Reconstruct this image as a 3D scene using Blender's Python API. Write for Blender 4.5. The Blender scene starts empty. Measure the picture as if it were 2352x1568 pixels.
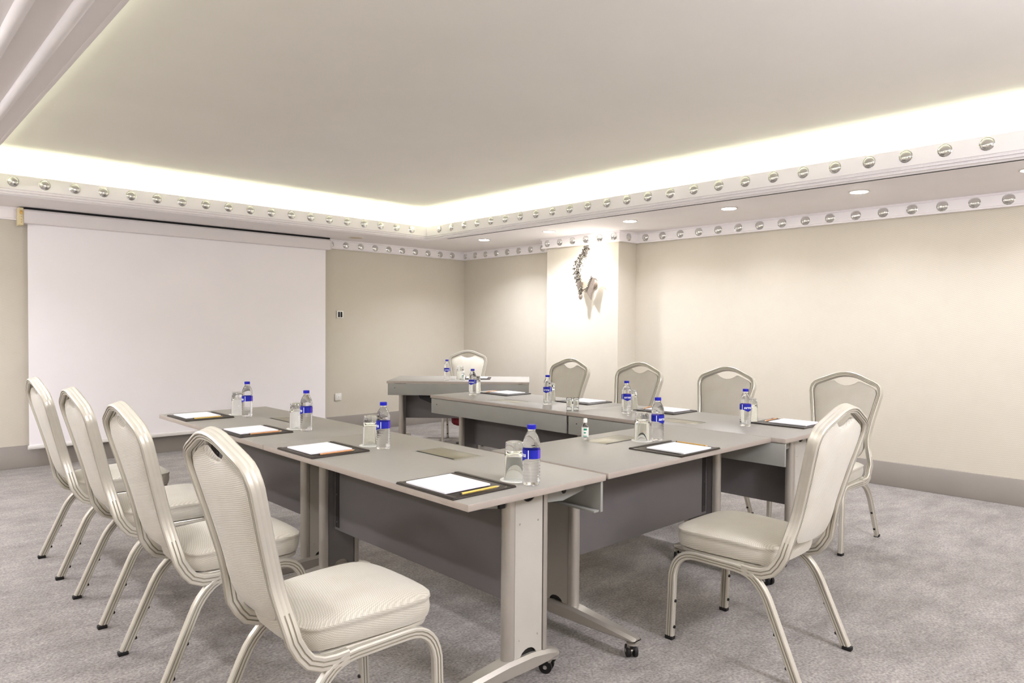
import bpy, bmesh, math, random
from mathutils import Vector, Matrix

random.seed(7)
S = bpy.context.scene
COL = S.collection
PI = math.pi

# ------------------------------------------------------------------ camera
H = 1.30
YAW, PITCH, ROLL, FPX = 0.811357, -0.0212777, 0.006999, 1617.55
F = Vector((math.cos(YAW) * math.cos(PITCH), math.sin(YAW) * math.cos(PITCH), math.sin(PITCH)))
RT = Vector((math.sin(YAW), -math.cos(YAW), 0))
UP = RT.cross(F)
c_, s_ = math.cos(ROLL), math.sin(ROLL)
CX = RT * c_ + UP * s_
CY = UP * c_ - RT * s_
cam_data = bpy.data.cameras.new('camera')
cam_data.sensor_width = 36.0
cam_data.lens = FPX / 2352 * 36.0
cam_data.clip_start = 0.02
cam = bpy.data.objects.new('camera', cam_data)
COL.objects.link(cam)
cam.matrix_world = Matrix(((CX.x, CY.x, -F.x, 0), (CX.y, CY.y, -F.y, 0), (CX.z, CY.z, -F.z, H), (0, 0, 0, 1)))
S.camera = cam

# ------------------------------------------------------------------ world, view, lights
S.view_settings.view_transform = 'Standard'
S.view_settings.look = 'None'
S.view_settings.exposure = 1.28
S.view_settings.gamma = 1.0
S.view_settings.use_curve_mapping = False
wd = bpy.data.worlds.new('world')
S.world = wd
wd.use_nodes = True
wd.node_tree.nodes['Background'].inputs[0].default_value = (0.8, 0.78, 0.74, 1)
wd.node_tree.nodes['Background'].inputs[1].default_value = 0.0

P_RIGHT = 1.0      # downlights over the right-hand aisle
P_LEFT_FILL = 1.0       # downlights added unseen over the left-hand aisle, for fill
P_BACK_FILL = 2.0       # extra downlights added behind the camera, for fill
P_SCONCE = 2.0
COVE = 10.5
SOF = 2.32
XR, YF = 6.29, 7.60          # right wall, far wall
XL, YN = -1.30, -2.30        # walls behind the camera
TX0, TX1, TY0, TY1 = 0.665, 5.06, -0.90, 6.82   # ceiling tray opening


def lamp(kind, name, loc, power, color, size=0.05, spread=None, blend=None, angle=None, rot=(0, 0, 0)):
    d = bpy.data.lights.new(name, kind)
    d.energy = power
    d.color = color
    if kind == 'AREA':
        d.shape = 'DISK'
        d.size = size
        if spread:
            d.spread = spread
    else:
        d.shadow_soft_size = size
    if kind == 'SPOT':
        d.spot_size = angle
        d.spot_blend = blend
    o = bpy.data.objects.new(name, d)
    COL.objects.link(o)
    o.location = loc
    o.rotation_euler = rot
    return o


WARM = (0.90, 0.925, 1.06)
P_WALL_FILL = {1.2: 8.0, 3.6: 10.0, 6.0: 24.0}       # crystal wall lamps added unseen on the left-hand wall as fill
P_FILL_GLOBE = 40.0    # radiance of the globe added behind the camera as fill
RIGHT_LAMPS = [(5.48, y) for y in (6.26, 5.21, 4.14, 3.10, 2.04, 0.99)]
LEFT_FILL_LAMPS = [(0.02, y) for y in (6.3, 5.2, 4.1, 3.0, 1.9, 0.8)]
RIGHT_POWER = {6.26: 7.5, 5.21: 6.3, 4.14: 4.6, 3.10: 3.6, 2.04: 3.2, 0.99: 3.2}
LEFT_FILL_POWER = {6.3: 7, 5.2: 4.5, 4.1: 2.4, 3.0: 1.8, 1.9: 2, 0.8: 2.4}
BACK_FILL_LAMPS = [(x, -1.5) for x in (0.9, 2.1, 3.3, 4.5)] + [(5.48, -0.2)]
for g, P, SP in ((RIGHT_LAMPS, P_RIGHT, 135), (LEFT_FILL_LAMPS, P_LEFT_FILL, 140), (BACK_FILL_LAMPS, P_BACK_FILL, 142)):
    for (x, y) in g:
        lamp('AREA', 'downlight_lamp', (x, y, SOF - 0.016), P * (LEFT_FILL_POWER[y] if g is LEFT_FILL_LAMPS else RIGHT_POWER[y] if g is RIGHT_LAMPS else 1), WARM, 0.10, spread=math.radians(SP))
WALL_FILL_LAMPS = [1.2, 3.6, 6.0]
for y in WALL_FILL_LAMPS:
    lamp('POINT', 'sconce_lamp', (XL + .14, y + .12, 1.97), P_WALL_FILL[y], WARM, 0.05)  # fill lights added with the unseen wall lamp copies
lamp('POINT', 'sconce_lamp', (5.84, 4.98, 1.99), P_SCONCE, (1.0, 0.95, 0.88), 0.035)

# ------------------------------------------------------------------ materials


def nodes(m):
    return m.node_tree.nodes, m.node_tree.links


def srgb(r, g, b):
    def f(c):
        c /= 255.0
        return c / 12.92 if c <= 0.04045 else ((c + 0.055) / 1.055) ** 2.4
    return (f(r), f(g), f(b), 1)


MATS = {}


def mat(name, col, rough=0.5, metal=0.0, noise=None, bump=None, spec=0.5, trans=0.0, ior=1.45, emit=None,
        estr=0.0, var=0.06, vscale=30.0, stretch=None, coat=0.0):
    """procedural material: colour varied by noise, optional bump"""
    m = bpy.data.materials.new(name)
    m.use_nodes = True
    n, l = nodes(m)
    b = n['Principled BSDF']
    b.inputs['Roughness'].default_value = rough
    b.inputs['Metallic'].default_value = metal
    b.inputs['Specular IOR Level'].default_value = spec
    b.inputs['Transmission Weight'].default_value = trans
    b.inputs['IOR'].default_value = ior
    b.inputs['Coat Weight'].default_value = coat
    tc = n.new('ShaderNodeTexCoord')
    mp = n.new('ShaderNodeMapping')
    l.new(tc.outputs['Object'], mp.inputs['Vector'])
    if stretch:
        mp.inputs['Scale'].default_value = stretch
    if var > 0:
        nz = n.new('ShaderNodeTexNoise')
        nz.inputs['Scale'].default_value = vscale
        nz.inputs['Detail'].default_value = 4
        l.new(mp.outputs[0], nz.inputs['Vector'])
        rp = n.new('ShaderNodeValToRGB')
        rp.color_ramp.elements[0].position = 0.3
        rp.color_ramp.elements[1].position = 0.7
        rp.color_ramp.elements[0].color = tuple(c * (1 - var) for c in col[:3]) + (1,)
        rp.color_ramp.elements[1].color = tuple(min(1, c * (1 + var)) for c in col[:3]) + (1,)
        l.new(nz.outputs['Fac'], rp.inputs[0])
        l.new(rp.outputs[0], b.inputs['Base Color'])
    else:
        b.inputs['Base Color'].default_value = col
    if bump:
        sc, st, dist = bump
        n2 = n.new('ShaderNodeTexNoise')
        n2.inputs['Scale'].default_value = sc
        n2.inputs['Detail'].default_value = 3
        l.new(mp.outputs[0], n2.inputs['Vector'])
        bp = n.new('ShaderNodeBump')
        bp.inputs['Strength'].default_value = st
        bp.inputs['Distance'].default_value = dist
        l.new(n2.outputs['Fac'], bp.inputs['Height'])
        l.new(bp.outputs[0], b.inputs['Normal'])
    if emit:
        b.inputs['Emission Color'].default_value = emit
        b.inputs['Emission Strength'].default_value = estr
    MATS[name] = m
    return m


def carpet_mat():
    m = bpy.data.materials.new('carpet')
    m.use_nodes = True
    n, l = nodes(m)
    b = n['Principled BSDF']
    b.inputs['Roughness'].default_value = 0.95
    b.inputs['Specular IOR Level'].default_value = 0.1
    b.inputs['Sheen Weight'].default_value = 0.25
    tc = n.new('ShaderNodeTexCoord')
    a1 = n.new('ShaderNodeTexNoise'); a1.inputs['Scale'].default_value = 3.4; a1.inputs['Detail'].default_value = 6
    a1.inputs['Roughness'].default_value = 0.65
    mp = n.new('ShaderNodeMapping'); mp.inputs['Scale'].default_value = (1.0, 1.9, 1); mp.inputs['Rotation'].default_value = (0, 0, 0.7)
    l.new(tc.outputs['Object'], mp.inputs[0]); l.new(mp.outputs[0], a1.inputs['Vector'])
    a2 = n.new('ShaderNodeTexNoise'); a2.inputs['Scale'].default_value = 95; a2.inputs['Detail'].default_value = 3
    l.new(tc.outputs['Object'], a2.inputs['Vector'])
    a3 = n.new('ShaderNodeTexNoise'); a3.inputs['Scale'].default_value = 28; a3.inputs['Detail'].default_value = 4
    l.new(tc.outputs['Object'], a3.inputs['Vector'])
    r1 = n.new('ShaderNodeValToRGB')
    r1.color_ramp.elements[0].position = 0.34; r1.color_ramp.elements[0].color = srgb(147, 139, 133)
    r1.color_ramp.elements[1].position = 0.66; r1.color_ramp.elements[1].color = srgb(183, 175, 168)
    l.new(a1.outputs['Fac'], r1.inputs[0])
    r2 = n.new('ShaderNodeValToRGB')
    r2.color_ramp.elements[0].position = 0.33; r2.color_ramp.elements[0].color = (0.50, 0.50, 0.50, 1)
    r2.color_ramp.elements[1].position = 0.67; r2.color_ramp.elements[1].color = (1, 1, 1, 1)
    l.new(a2.outputs['Fac'], r2.inputs[0])
    r3 = n.new('ShaderNodeValToRGB')
    r3.color_ramp.elements[0].position = 0.35; r3.color_ramp.elements[0].color = (0.84, 0.84, 0.84, 1)
    r3.color_ramp.elements[1].position = 0.6; r3.color_ramp.elements[1].color = (1, 1, 1, 1)
    l.new(a3.outputs['Fac'], r3.inputs[0])
    m1 = n.new('ShaderNodeMix'); m1.data_type = 'RGBA'; m1.blend_type = 'MULTIPLY'; m1.inputs['Factor'].default_value = 1
    l.new(r1.outputs[0], m1.inputs['A']); l.new(r2.outputs[0], m1.inputs['B'])
    m2 = n.new('ShaderNodeMix'); m2.data_type = 'RGBA'; m2.blend_type = 'MULTIPLY'; m2.inputs['Factor'].default_value = 1
    l.new(m1.outputs['Result'], m2.inputs['A']); l.new(r3.outputs[0], m2.inputs['B'])
    l.new(m2.outputs['Result'], b.inputs['Base Color'])
    bp = n.new('ShaderNodeBump'); bp.inputs['Strength'].default_value = 0.7; bp.inputs['Distance'].default_value = 0.006
    l.new(a2.outputs['Fac'], bp.inputs['Height']); l.new(bp.outputs[0], b.inputs['Normal'])
    MATS['carpet'] = m


def weave_mat(name, colA, colB, scale=260.0, bump=0.5, blotch=(0.90, 0.88, 0.85, 1)):
    m = bpy.data.materials.new(name)
    m.use_nodes = True
    n, l = nodes(m)
    b = n['Principled BSDF']
    b.inputs['Roughness'].default_value = 0.85
    b.inputs['Specular IOR Level'].default_value = 0.2
    b.inputs['Sheen Weight'].default_value = 0.15
    tc = n.new('ShaderNodeTexCoord')
    fac = []
    for dr in ((1, 0.25, 1), (0.25, 1, -1)):
        mp = n.new('ShaderNodeMapping')
        mp.inputs['Scale'].default_value = dr
        l.new(tc.outputs['Object'], mp.inputs[0])
        wv = n.new('ShaderNodeTexWave')
        wv.bands_direction = 'DIAGONAL'
        wv.inputs['Scale'].default_value = scale
        wv.inputs['Distortion'].default_value = 1.2
        l.new(mp.outputs[0], wv.inputs['Vector'])
        fac.append(wv)
    mx = n.new('ShaderNodeMath'); mx.operation = 'ADD'
    l.new(fac[0].outputs['Fac'], mx.inputs[0]); l.new(fac[1].outputs['Fac'], mx.inputs[1])
    rp = n.new('ShaderNodeValToRGB')
    rp.color_ramp.elements[0].position = 0.2; rp.color_ramp.elements[0].color = colA
    rp.color_ramp.elements[1].position = 0.9; rp.color_ramp.elements[1].color = colB
    hm = n.new('ShaderNodeMath'); hm.operation = 'MULTIPLY'; hm.inputs[1].default_value = 0.5
    l.new(mx.outputs[0], hm.inputs[0]); l.new(hm.outputs[0], rp.inputs[0])
    nz = n.new('ShaderNodeTexNoise'); nz.inputs['Scale'].default_value = 9; nz.inputs['Detail'].default_value = 5
    l.new(tc.outputs['Object'], nz.inputs['Vector'])
    r2 = n.new('ShaderNodeValToRGB')
    r2.color_ramp.elements[0].position = 0.3; r2.color_ramp.elements[0].color = blotch
    r2.color_ramp.elements[1].position = 0.6; r2.color_ramp.elements[1].color = (1, 1, 1, 1)
    l.new(nz.outputs['Fac'], r2.inputs[0])
    m1 = n.new('ShaderNodeMix'); m1.data_type = 'RGBA'; m1.blend_type = 'MULTIPLY'; m1.inputs['Factor'].default_value = 1
    l.new(rp.outputs[0], m1.inputs['A']); l.new(r2.outputs[0], m1.inputs['B'])
    l.new(m1.outputs['Result'], b.inputs['Base Color'])
    bp = n.new('ShaderNodeBump'); bp.inputs['Strength'].default_value = bump; bp.inputs['Distance'].default_value = 0.001
    l.new(hm.outputs[0], bp.inputs['Height']); l.new(bp.outputs[0], b.inputs['Normal'])
    MATS[name] = m


carpet_mat()
weave_mat('fabric', srgb(188, 182, 168), srgb(216, 211, 198), 95.0, 0.45, (0.95, 0.935, 0.91, 1))
weave_mat('wallpaper', srgb(204, 196, 179), srgb(216, 209, 194), 45.0, 0.12, (0.985, 0.98, 0.975, 1))
mat('ceiling_paint', srgb(248, 244, 237), 0.9, var=0.015, vscale=1.5, spec=0.1)
mat('cornice_paint', srgb(246, 241, 240), 0.7, var=0.01, vscale=3, spec=0.2)
mat('baseboard_paint', srgb(156, 149, 141), 0.55, var=0.03, vscale=4, spec=0.3)
mat('slot_black', srgb(18, 16, 15), 0.8, var=0.1)
mat('laminate', srgb(158, 154, 146), 0.42, var=0.02, vscale=8, stretch=(14, 1, 1), spec=0.35, bump=(60, 0.04, 0.001))
mat('edge_band', srgb(170, 159, 148), 0.45, var=0.02, vscale=20)
mat('panel_grey', srgb(112, 107, 105), 0.5, var=0.02, vscale=10, spec=0.3)
mat('apron_grey', srgb(152, 151, 144), 0.5, var=0.02, vscale=10, spec=0.3)
mat('leg_silver', srgb(182, 176, 166), 0.38, 0.55, var=0.03, vscale=10)
mat('leg_plate', srgb(184, 179, 168), 0.5, 0.0, var=0.02, vscale=10)
mat('chair_metal', srgb(210, 205, 192), 0.32, 0.4, var=0.04, vscale=14)
mat('groove', srgb(158, 151, 134), 0.6, 0.2, var=0.05)
mat('black_rubber', srgb(24, 22, 21), 0.6, var=0.1)
mat('black_plastic', srgb(14, 13, 13), 0.45, var=0.1)
mat('brass', srgb(190, 150, 80), 0.3, 1.0, var=0.05)
mat('chrome', srgb(224, 224, 222), 0.06, 1.0, var=0.02, vscale=5)
mat('screen_white', srgb(246, 241, 241), 0.8, var=0.01, vscale=2, spec=0.1)
mat('housing_white', srgb(228, 222, 220), 0.5, var=0.01, vscale=3)
mat('screen_bar', srgb(232, 228, 222), 0.4, var=0.01)
mat('bracket_beige', srgb(216, 202, 160), 0.5, var=0.1, vscale=60)
mat('leather', srgb(52, 44, 38), 0.42, var=0.15, vscale=60, bump=(300, 0.3, 0.001))
mat('paper', srgb(250, 248, 250), 0.8, var=0.01, spec=0.1)
mat('pencil_orange', srgb(222, 160, 108), 0.45, var=0.06, vscale=60)
mat('pencil_yellow', srgb(226, 190, 92), 0.45, var=0.06, vscale=60)
mat('pencil_ochre', srgb(205, 162, 84), 0.45, var=0.06, vscale=60)
mat('pencil_wood', srgb(240, 205, 160), 0.6, var=0.06)
mat('graphite', srgb(50, 46, 44), 0.4, var=0.1)
mat('coaster_white', srgb(248, 246, 240), 0.8, var=0.01)
mat('bottle_clear', (0.97, 0.98, 1.0, 1), 0.02, trans=1.0, ior=1.25, var=0)
mat('crystal', srgb(160, 155, 148), 0.12, 0.9, var=0.15, vscale=200)
mat('glass_clear', (0.98, 1.0, 0.99, 1), 0.0, trans=1.0, ior=1.45, var=0)
mat('cap_blue', srgb(16, 22, 178), 0.4, var=0.05)
mat('label_blue', srgb(14, 26, 160), 0.45, var=0.06, vscale=40)
mat('label_purple', srgb(96, 70, 190), 0.45, var=0.06)
mat('ink_white', srgb(240, 244, 255), 0.5, var=0.02)
mat('cap_white', srgb(240, 238, 232), 0.4, var=0.02)
mat('ink_green', srgb(20, 140, 110), 0.5, var=0.05)
mat('plastic_white', srgb(238, 234, 226), 0.4, var=0.02)
mat('lamp_disc', (1, 1, 1, 1), 0.5, emit=(1.0, 0.97, 0.93, 1), estr=60.0, var=0)
mat('lamp_off', srgb(205, 190, 165), 0.5, var=0.05)
mat('led_strip', (1, 1, 1, 1), 0.5, emit=(0.93, 1.0, 0.76, 1), estr=COVE, var=0)
mat('bulb', (1, 1, 1, 1), 0.5, emit=(1.0, 0.95, 0.86, 1), estr=45.0, var=0)
mat('hatch_metal', srgb(142, 136, 116), 0.35, 0.6, var=0.05, stretch=(1, 30, 1), vscale=12)
mat('red_fabric', srgb(120, 20, 34), 0.7, var=0.1)
mat('sconce_metal', srgb(170, 158, 146), 0.3, 0.7, var=0.1)

# ------------------------------------------------------------------ mesh building


class MB:
    def __init__(s):
        s.bm = bmesh.new()
        s.mi = 0

    def _f(s, vs):
        try:
            f = s.bm.faces.new(vs)
            f.material_index = s.mi
            return f
        except ValueError:
            return None

    def box(s, x0, x1, y0, y1, z0, z1, bev=0.0, seg=2):
        pts = [(x, y, z) for x in (x0, x1) for y in (y0, y1) for z in (z0, z1)]
        v = [s.bm.verts.new(p) for p in pts]
        fs = [s._f([v[i] for i in q]) for q in ((0, 1, 3, 2), (4, 6, 7, 5), (0, 4, 5, 1), (2, 3, 7, 6), (0, 2, 6, 4), (1, 5, 7, 3))]
        if bev > 0:
            es = list({e for f in fs for e in f.edges})
            bmesh.ops.bevel(s.bm, geom=es, offset=bev, segments=seg, affect='EDGES', profile=0.5)
        return s

    def rings(s, rings, closed=True, cap0=True, cap1=True):
        """loft a list of rings (lists of points)"""
        R = [[s.bm.verts.new(p) for p in r] for r in rings]
        n = len(R[0])
        for a, b in zip(R, R[1:]):
            for i in range(n if closed else n - 1):
                j = (i + 1) % n
                s._f([a[i], a[j], b[j], b[i]])
        if cap0:
            s._f(list(reversed(R[0])))
        if cap1:
            s._f(R[-1])
        return R

    def lathe(s, prof, c=(0, 0, 0), seg=24, axis='Z', cap0=True, cap1=True):
        rings = []
        for (r, h) in prof:
            ring = []
            for i in range(seg):
                a = 2 * PI * i / seg
                p = (r * math.cos(a), r * math.sin(a), h)
                if axis == 'X':
                    p = (h, p[0], p[1])
                elif axis == 'Y':
                    p = (p[1], h, p[0])
                ring.append((p[0] + c[0], p[1] + c[1], p[2] + c[2]))
            rings.append(ring)
        s.rings(rings, True, cap0, cap1)
        return s

    def cyl(s, p0, p1, r0, r1=None, seg=12):
        p0, p1 = Vector(p0), Vector(p1)
        r1 = r0 if r1 is None else r1
        d = (p1 - p0).normalized()
        a = d.cross(Vector((0, 0, 1)) if abs(d.z) < 0.9 else Vector((1, 0, 0))).normalized()
        b = d.cross(a)
        rings = [[tuple(p + (a * math.cos(2 * PI * i / seg) + b * math.sin(2 * PI * i / seg)) * r) for i in range(seg)]
                 for p, r in ((p0, r0), (p1, r1))]
        s.rings(rings)
        return s

    def sweep(s, path, prof, lat, closed_path=False, cap=True, groove=None):
        """sweep 2D profile [(a,b)] along path; a along 'lat' axis (function or vector), b along tangent x lat"""
        path = [Vector(p) for p in path]
        n = len(path)
        rings = []
        nf0 = len(s.bm.faces)
        for i, p in enumerate(path):
            if closed_path:
                t = (path[(i + 1) % n] - path[i - 1]).normalized()
            else:
                t = (path[min(i + 1, n - 1)] - path[max(i - 1, 0)]).normalized()
            L = Vector(lat(i) if callable(lat) else lat)
            L = (L - t * L.dot(t)).normalized()
            B = t.cross(L)
            rings.append([tuple(p + L * a + B * b) for a, b in (prof[i] if isinstance(prof[0], list) else prof)])
        if closed_path:
            rings.append(rings[0])
        s.rings(rings, True, cap and not closed_path, cap and not closed_path)
        if groove:
            s.bm.faces.ensure_lookup_table()
            m = len(prof[0]) if isinstance(prof[0], list) else len(prof)
            for k in range(len(rings) - 1):
                for g in (groove[k] if isinstance(groove[0], list) else groove):
                    s.bm.faces[nf0 + k * m + g].material_index = 1
        return s

    def prism(s, poly, h0, h1, axis='Z'):
        """extrude a 2D polygon"""
        def P(a, b, h):
            return {'Z': (a, b, h), 'X': (h, a, b), 'Y': (a, h, b)}[axis]
        s.rings([[P(a, b, h0) for a, b in poly], [P(a, b, h1) for a, b in poly]])
        return s

    def dome(s, c, r, axis, h, seg=16, n=5):
        """spherical cap centred at c bulging along axis vector"""
        ax = Vector(axis).normalized()
        a = ax.cross(Vector((0, 0, 1)) if abs(ax.z) < 0.9 else Vector((1, 0, 0))).normalized()
        b = ax.cross(a)
        rings = []
        for k in range(n):
            t = (PI / 2) * k / n
            rr, hh = r * math.cos(t), h * math.sin(t)
            rings.append([tuple(Vector(c) + ax * hh + (a * math.cos(2 * PI * i / seg) + b * math.sin(2 * PI * i / seg)) * rr)
                          for i in range(seg)])
        rings.append([tuple(Vector(c) + ax * h)] * 0 or [tuple(Vector(c) + ax * h + (a * math.cos(2 * PI * i / seg) + b * math.sin(2 * PI * i / seg)) * r * 0.03) for i in range(seg)])
        s.rings(rings)
        return s

    def build(s, name, m, parent=None, smooth=True, angle=35, loc=None):
        bmesh.ops.recalc_face_normals(s.bm, faces=s.bm.faces)
        me = bpy.data.meshes.new(name)
        s.bm.to_mesh(me)
        s.bm.free()
        for mm in (m if isinstance(m, (list, tuple)) else [m]):
            me.materials.append(MATS[mm])
        if smooth:
            me.polygons.foreach_set('use_smooth', [True] * len(me.polygons))
            me.set_sharp_from_angle(angle=math.radians(angle))
        o = bpy.data.objects.new(name, me)
        COL.objects.link(o)
        if parent:
            o.parent = parent
        if loc:
            o.location = loc
        return o


def tag(o, label=None, cat=None, group=None, kind=None):
    if label:
        o['label'] = label
    if cat:
        o['category'] = cat
    if group:
        o['group'] = group
    if kind:
        o['kind'] = kind
    return o


def empty(name, loc=(0, 0, 0), rz=0.0):
    o = bpy.data.objects.new(name, None)
    o.empty_display_size = 0.1
    COL.objects.link(o)
    o.location = loc
    o.rotation_euler = (0, 0, rz)
    return o


def kids(o):
    return [c for c in bpy.data.objects if c.parent is o]


def copy_tree(o, parent=None):
    c = o.copy()
    COL.objects.link(c)
    if parent:
        c.parent = parent
    for ch in kids(o):
        copy_tree(ch, c)
    return c


def struct(mb, name, m, parent=None, label=None, smooth=True):
    o = mb.build(name, m, parent, smooth)
    if parent is None:
        tag(o, label, None, None, 'structure')
    return o


def ring_rect(x0, x1, y0, y1, o, z):
    return [(x0 - o, y0 - o, z), (x1 + o, y0 - o, z), (x1 + o, y1 + o, z), (x0 - o, y1 + o, z)]


# ------------------------------------------------------------------ room shell
f = MB(); f.box(XL - .1, XR + .1, YN - .1, YF + .1, -0.05, 0.0)
struct(f, 'floor', 'carpet', label='mottled mauve grey carpet floor', smooth=False)
f = MB(); f.box(XL - .1, XR + .1, YF, YF + .1, 0, 2.75); struct(f, 'wall_back', 'wallpaper', label='far beige wall behind the projection screen', smooth=False)
f = MB(); f.box(XR, XR + .1, YN - .1, YF, 0, 2.75); struct(f, 'wall_right', 'wallpaper', label='long beige wall on the right', smooth=False)
f = MB(); f.box(XL - .1, XL, YN - .1, YF, 0, 2.75); struct(f, 'wall_left', 'wallpaper', label='beige wall on the left, out of the photo', smooth=False)
f = MB(); f.box(XL, XR, YN - .1, YN, 0, 2.75); struct(f, 'wall_front', 'wallpaper', label='beige wall behind the camera', smooth=False)
PX, PY0, PY1 = 5.98, 4.665, 5.71
f = MB(); f.box(PX, XR - .001, PY0, PY1, 0, SOF - .002); struct(f, 'wall_pillar', 'wallpaper', label='square wall pillar carrying the crystal wall lamp', smooth=False)

# baseboards
BH = 0.20
f = MB(); f.box(XL, XR, YF - .018, YF, 0, BH, .003); struct(f, 'baseboard_back', 'baseboard_paint', label='tall grey baseboard of the far wall')
f = MB(); f.box(XR - .018, XR, YN, PY0, 0, BH, .003); f.box(XR - .018, XR, PY1, YF - .018, 0, BH, .003)
f.box(PX - .018, PX, PY0 - .018, PY1 + .018, 0, BH, .003); f.box(PX, XR, PY0 - .018, PY0, 0, BH, .003); f.box(PX, XR, PY1, PY1 + .018, 0, BH, .003)
struct(f, 'baseboard_right', 'baseboard_paint', label='tall grey baseboard of the right wall and pillar')

# main ceiling with chamfered cove walls
CZ, CW = 2.67, 0.21
f = MB()
f.rings([ring_rect(TX0, TX1, TY0, TY1, CW, 2.40), ring_rect(TX0, TX1, TY0, TY1, CW, 2.625), ring_rect(TX0, TX1, TY0, TY1, CW - .05, CZ)], cap0=False, cap1=True)
struct(f, 'ceiling', 'ceiling_paint', label='raised flat ceiling inside the glowing cove', smooth=False)

# soffit (lowered ceiling ring) with the long air slot on the right
f = MB()
SX0, SX1 = 5.124, 5.158
OO = .05
z = SOF
f.box(TX1 + OO, SX0, YN, YF, z, z + .02)
f.box(SX0, SX1, TY1 - .29, YF, z, z + .02)
f.box(SX1, XR, YN, YF, z, z + .02)
f.box(XL, TX0, YN, YF, z, z + .02)
f.box(TX0, TX1 + OO, TY1 + OO, YF, z, z + .02)
f.box(TX0, TX1 + OO, YN, TY0 - OO, z, z + .02)
struct(f, 'ceiling_soffit', 'cornice_paint', label='lowered ceiling band around the raised ceiling', smooth=False)
f = MB()
f.box(SX0 - .004, SX0, YN, TY1 - .29, z + .002, z + .08); f.box(SX1, SX1 + .004, YN, TY1 - .29, z + .021, z + .08)
f.box(SX0 - .004, SX1 + .004, YN, TY1 - .285, z + .08, z + .09)
f.box(SX0, SX1, YN, TY1 - .29, z + .0012, z + .012)
struct(f, 'trim_1', 'slot_black', label='long dark air slot in the right-hand soffit', smooth=False)

# tray moulding: ribbed lip on three sides, plain on the left
prof = [(.21, 2.42), (.02, 2.42), (.02, 2.48), (0, 2.48), (0, 2.368), (.010, 2.366), (.012, 2.361), (.007, 2.357), (.007, 2.350), (.013, 2.346),
        (.022, 2.346), (.024, 2.341), (.019, 2.337), (.019, 2.331), (.026, 2.327), (.040, 2.327), (.044, 2.322), (.054, 2.3195)]


def ring_open(o, z):      # U-shaped ring: starts at left of far side, ends left of near side
    return [(TX0, TY1 + o, z), (TX1 + o, TY1 + o, z), (TX1 + o, TY0 - o, z), (TX0, TY0 - o, z)]


tray = MB()
tray.rings([ring_open(o, z) for o, z in prof], closed=False, cap0=False, cap1=False)
tray = struct(tray, 'trim_2', 'cornice_paint', label='ribbed cornice lip of the raised ceiling set with round studs')
f = MB()
f.box(TX0 - .02, TX0, TY0, TY1, SOF - .001, 2.48, .002)
f.box(TX0 - .21, TX0 - .02, TY0, TY1, 2.40, 2.42)
struct(f, 'trim_3', 'cornice_paint', label='plain left lip of the raised ceiling')


def rod(x, r):
    f = MB()
    pr = [(r * math.cos(t), -r * math.sin(t)) for t in [PI * k / 10 for k in range(11)]]
    f.rings([[(x + a, yy, SOF + b) for a, b in pr] for yy in (YN + .01, YF - .1)])
    return f


f = rod(.560, .023); struct(f, 'trim_4', 'cornice_paint', label='round moulding rod nearer the raised ceiling, top left')
f = rod(.425, .023); struct(f, 'trim_5', 'cornice_paint', label='round moulding rod farther out, top left corner')

# LED strip lying on the cove ledge (hidden behind the lip)
f = MB()
for (x0, x1, y0, y1) in ((TX0 + .1, TX1 + .10, TY1 + .085, TY1 + .10), (TX1 + .085, TX1 + .10, TY0, TY1 + .085), (TX0 - .10, TX0 - .085, TY0, TY1)):
    f.box(x0, x1, y0, y1, 2.421, 2.43)
tag(f.build('led_strip', 'led_strip', None, False), 'pale yellow light strip hidden in the ceiling cove', 'light strip')

# wall cornices with studs
CB, CT = 2.21, 2.3195
cp = [(.0, CT), (.055, CT), (.055, CT - .012), (.045, CT - .018), (.040, CB + .018), (.050, CB + .010), (.050, CB), (0, CB)]


def crown_path(pts, name, label):
    """pts: plan corners (wall face); profile offsets to the left of travel"""
    mb = MB()
    n = len(pts)
    rings = []
    for i, p in enumerate(pts):
        p = Vector(p)
        ds = []
        if i > 0:
            ds.append((p - Vector(pts[i - 1])).normalized())
        if i < n - 1:
            ds.append((Vector(pts[i + 1]) - p).normalized())
        nn = [Vector((-d.y, d.x)) for d in ds]
        if len(nn) == 2:
            m = (nn[0] + nn[1]); m = m / (1 + nn[0].dot(nn[1]))
        else:
            m = nn[0]
        rings.append([(p.x + m.x * o, p.y + m.y * o, z) for o, z in cp])
    mb.rings(rings)
    return struct(mb, name, 'cornice_paint', label=label, smooth=False)


# travel so that the room is on the left-hand side
crown = crown_path([(XR, YN), (XR, PY0), (PX, PY0), (PX, PY1), (XR, PY1), (XR, YF), (XL, YF)], 'trim_6', 'white wall cornice set with round studs')

STUD_R = .037


def stud_proto():
    mb = MB()
    mb.lathe([(STUD_R + .005, -.002), (STUD_R + .005, .003), (STUD_R + .001, .005), (STUD_R, .002)], axis='X', seg=24)
    mb.dome((0.001, 0, 0), STUD_R, (1, 0, 0), .014, 24, 7)
    return mb.build('stud', 'chrome', None, True, 60)


stud0 = stud_proto()
first = [True]


def stud(parent, x, y, z, rz):
    o = stud0 if first[0] else stud0.copy()
    if not first[0]:
        COL.objects.link(o)
    first[0] = False
    o.parent = parent
    o.location = (x, y, z)
    o.rotation_euler = (0, 0, rz)


# tray studs: right side faces -x, far side faces -y
y = 0.915
while y < 6.75:
    stud(tray, TX1, y, 2.432, PI)
    y += .2265
x = 0.775
while x < 5.0:
    stud(tray, x, TY1, 2.427, -PI / 2)
    x += .2140
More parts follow.
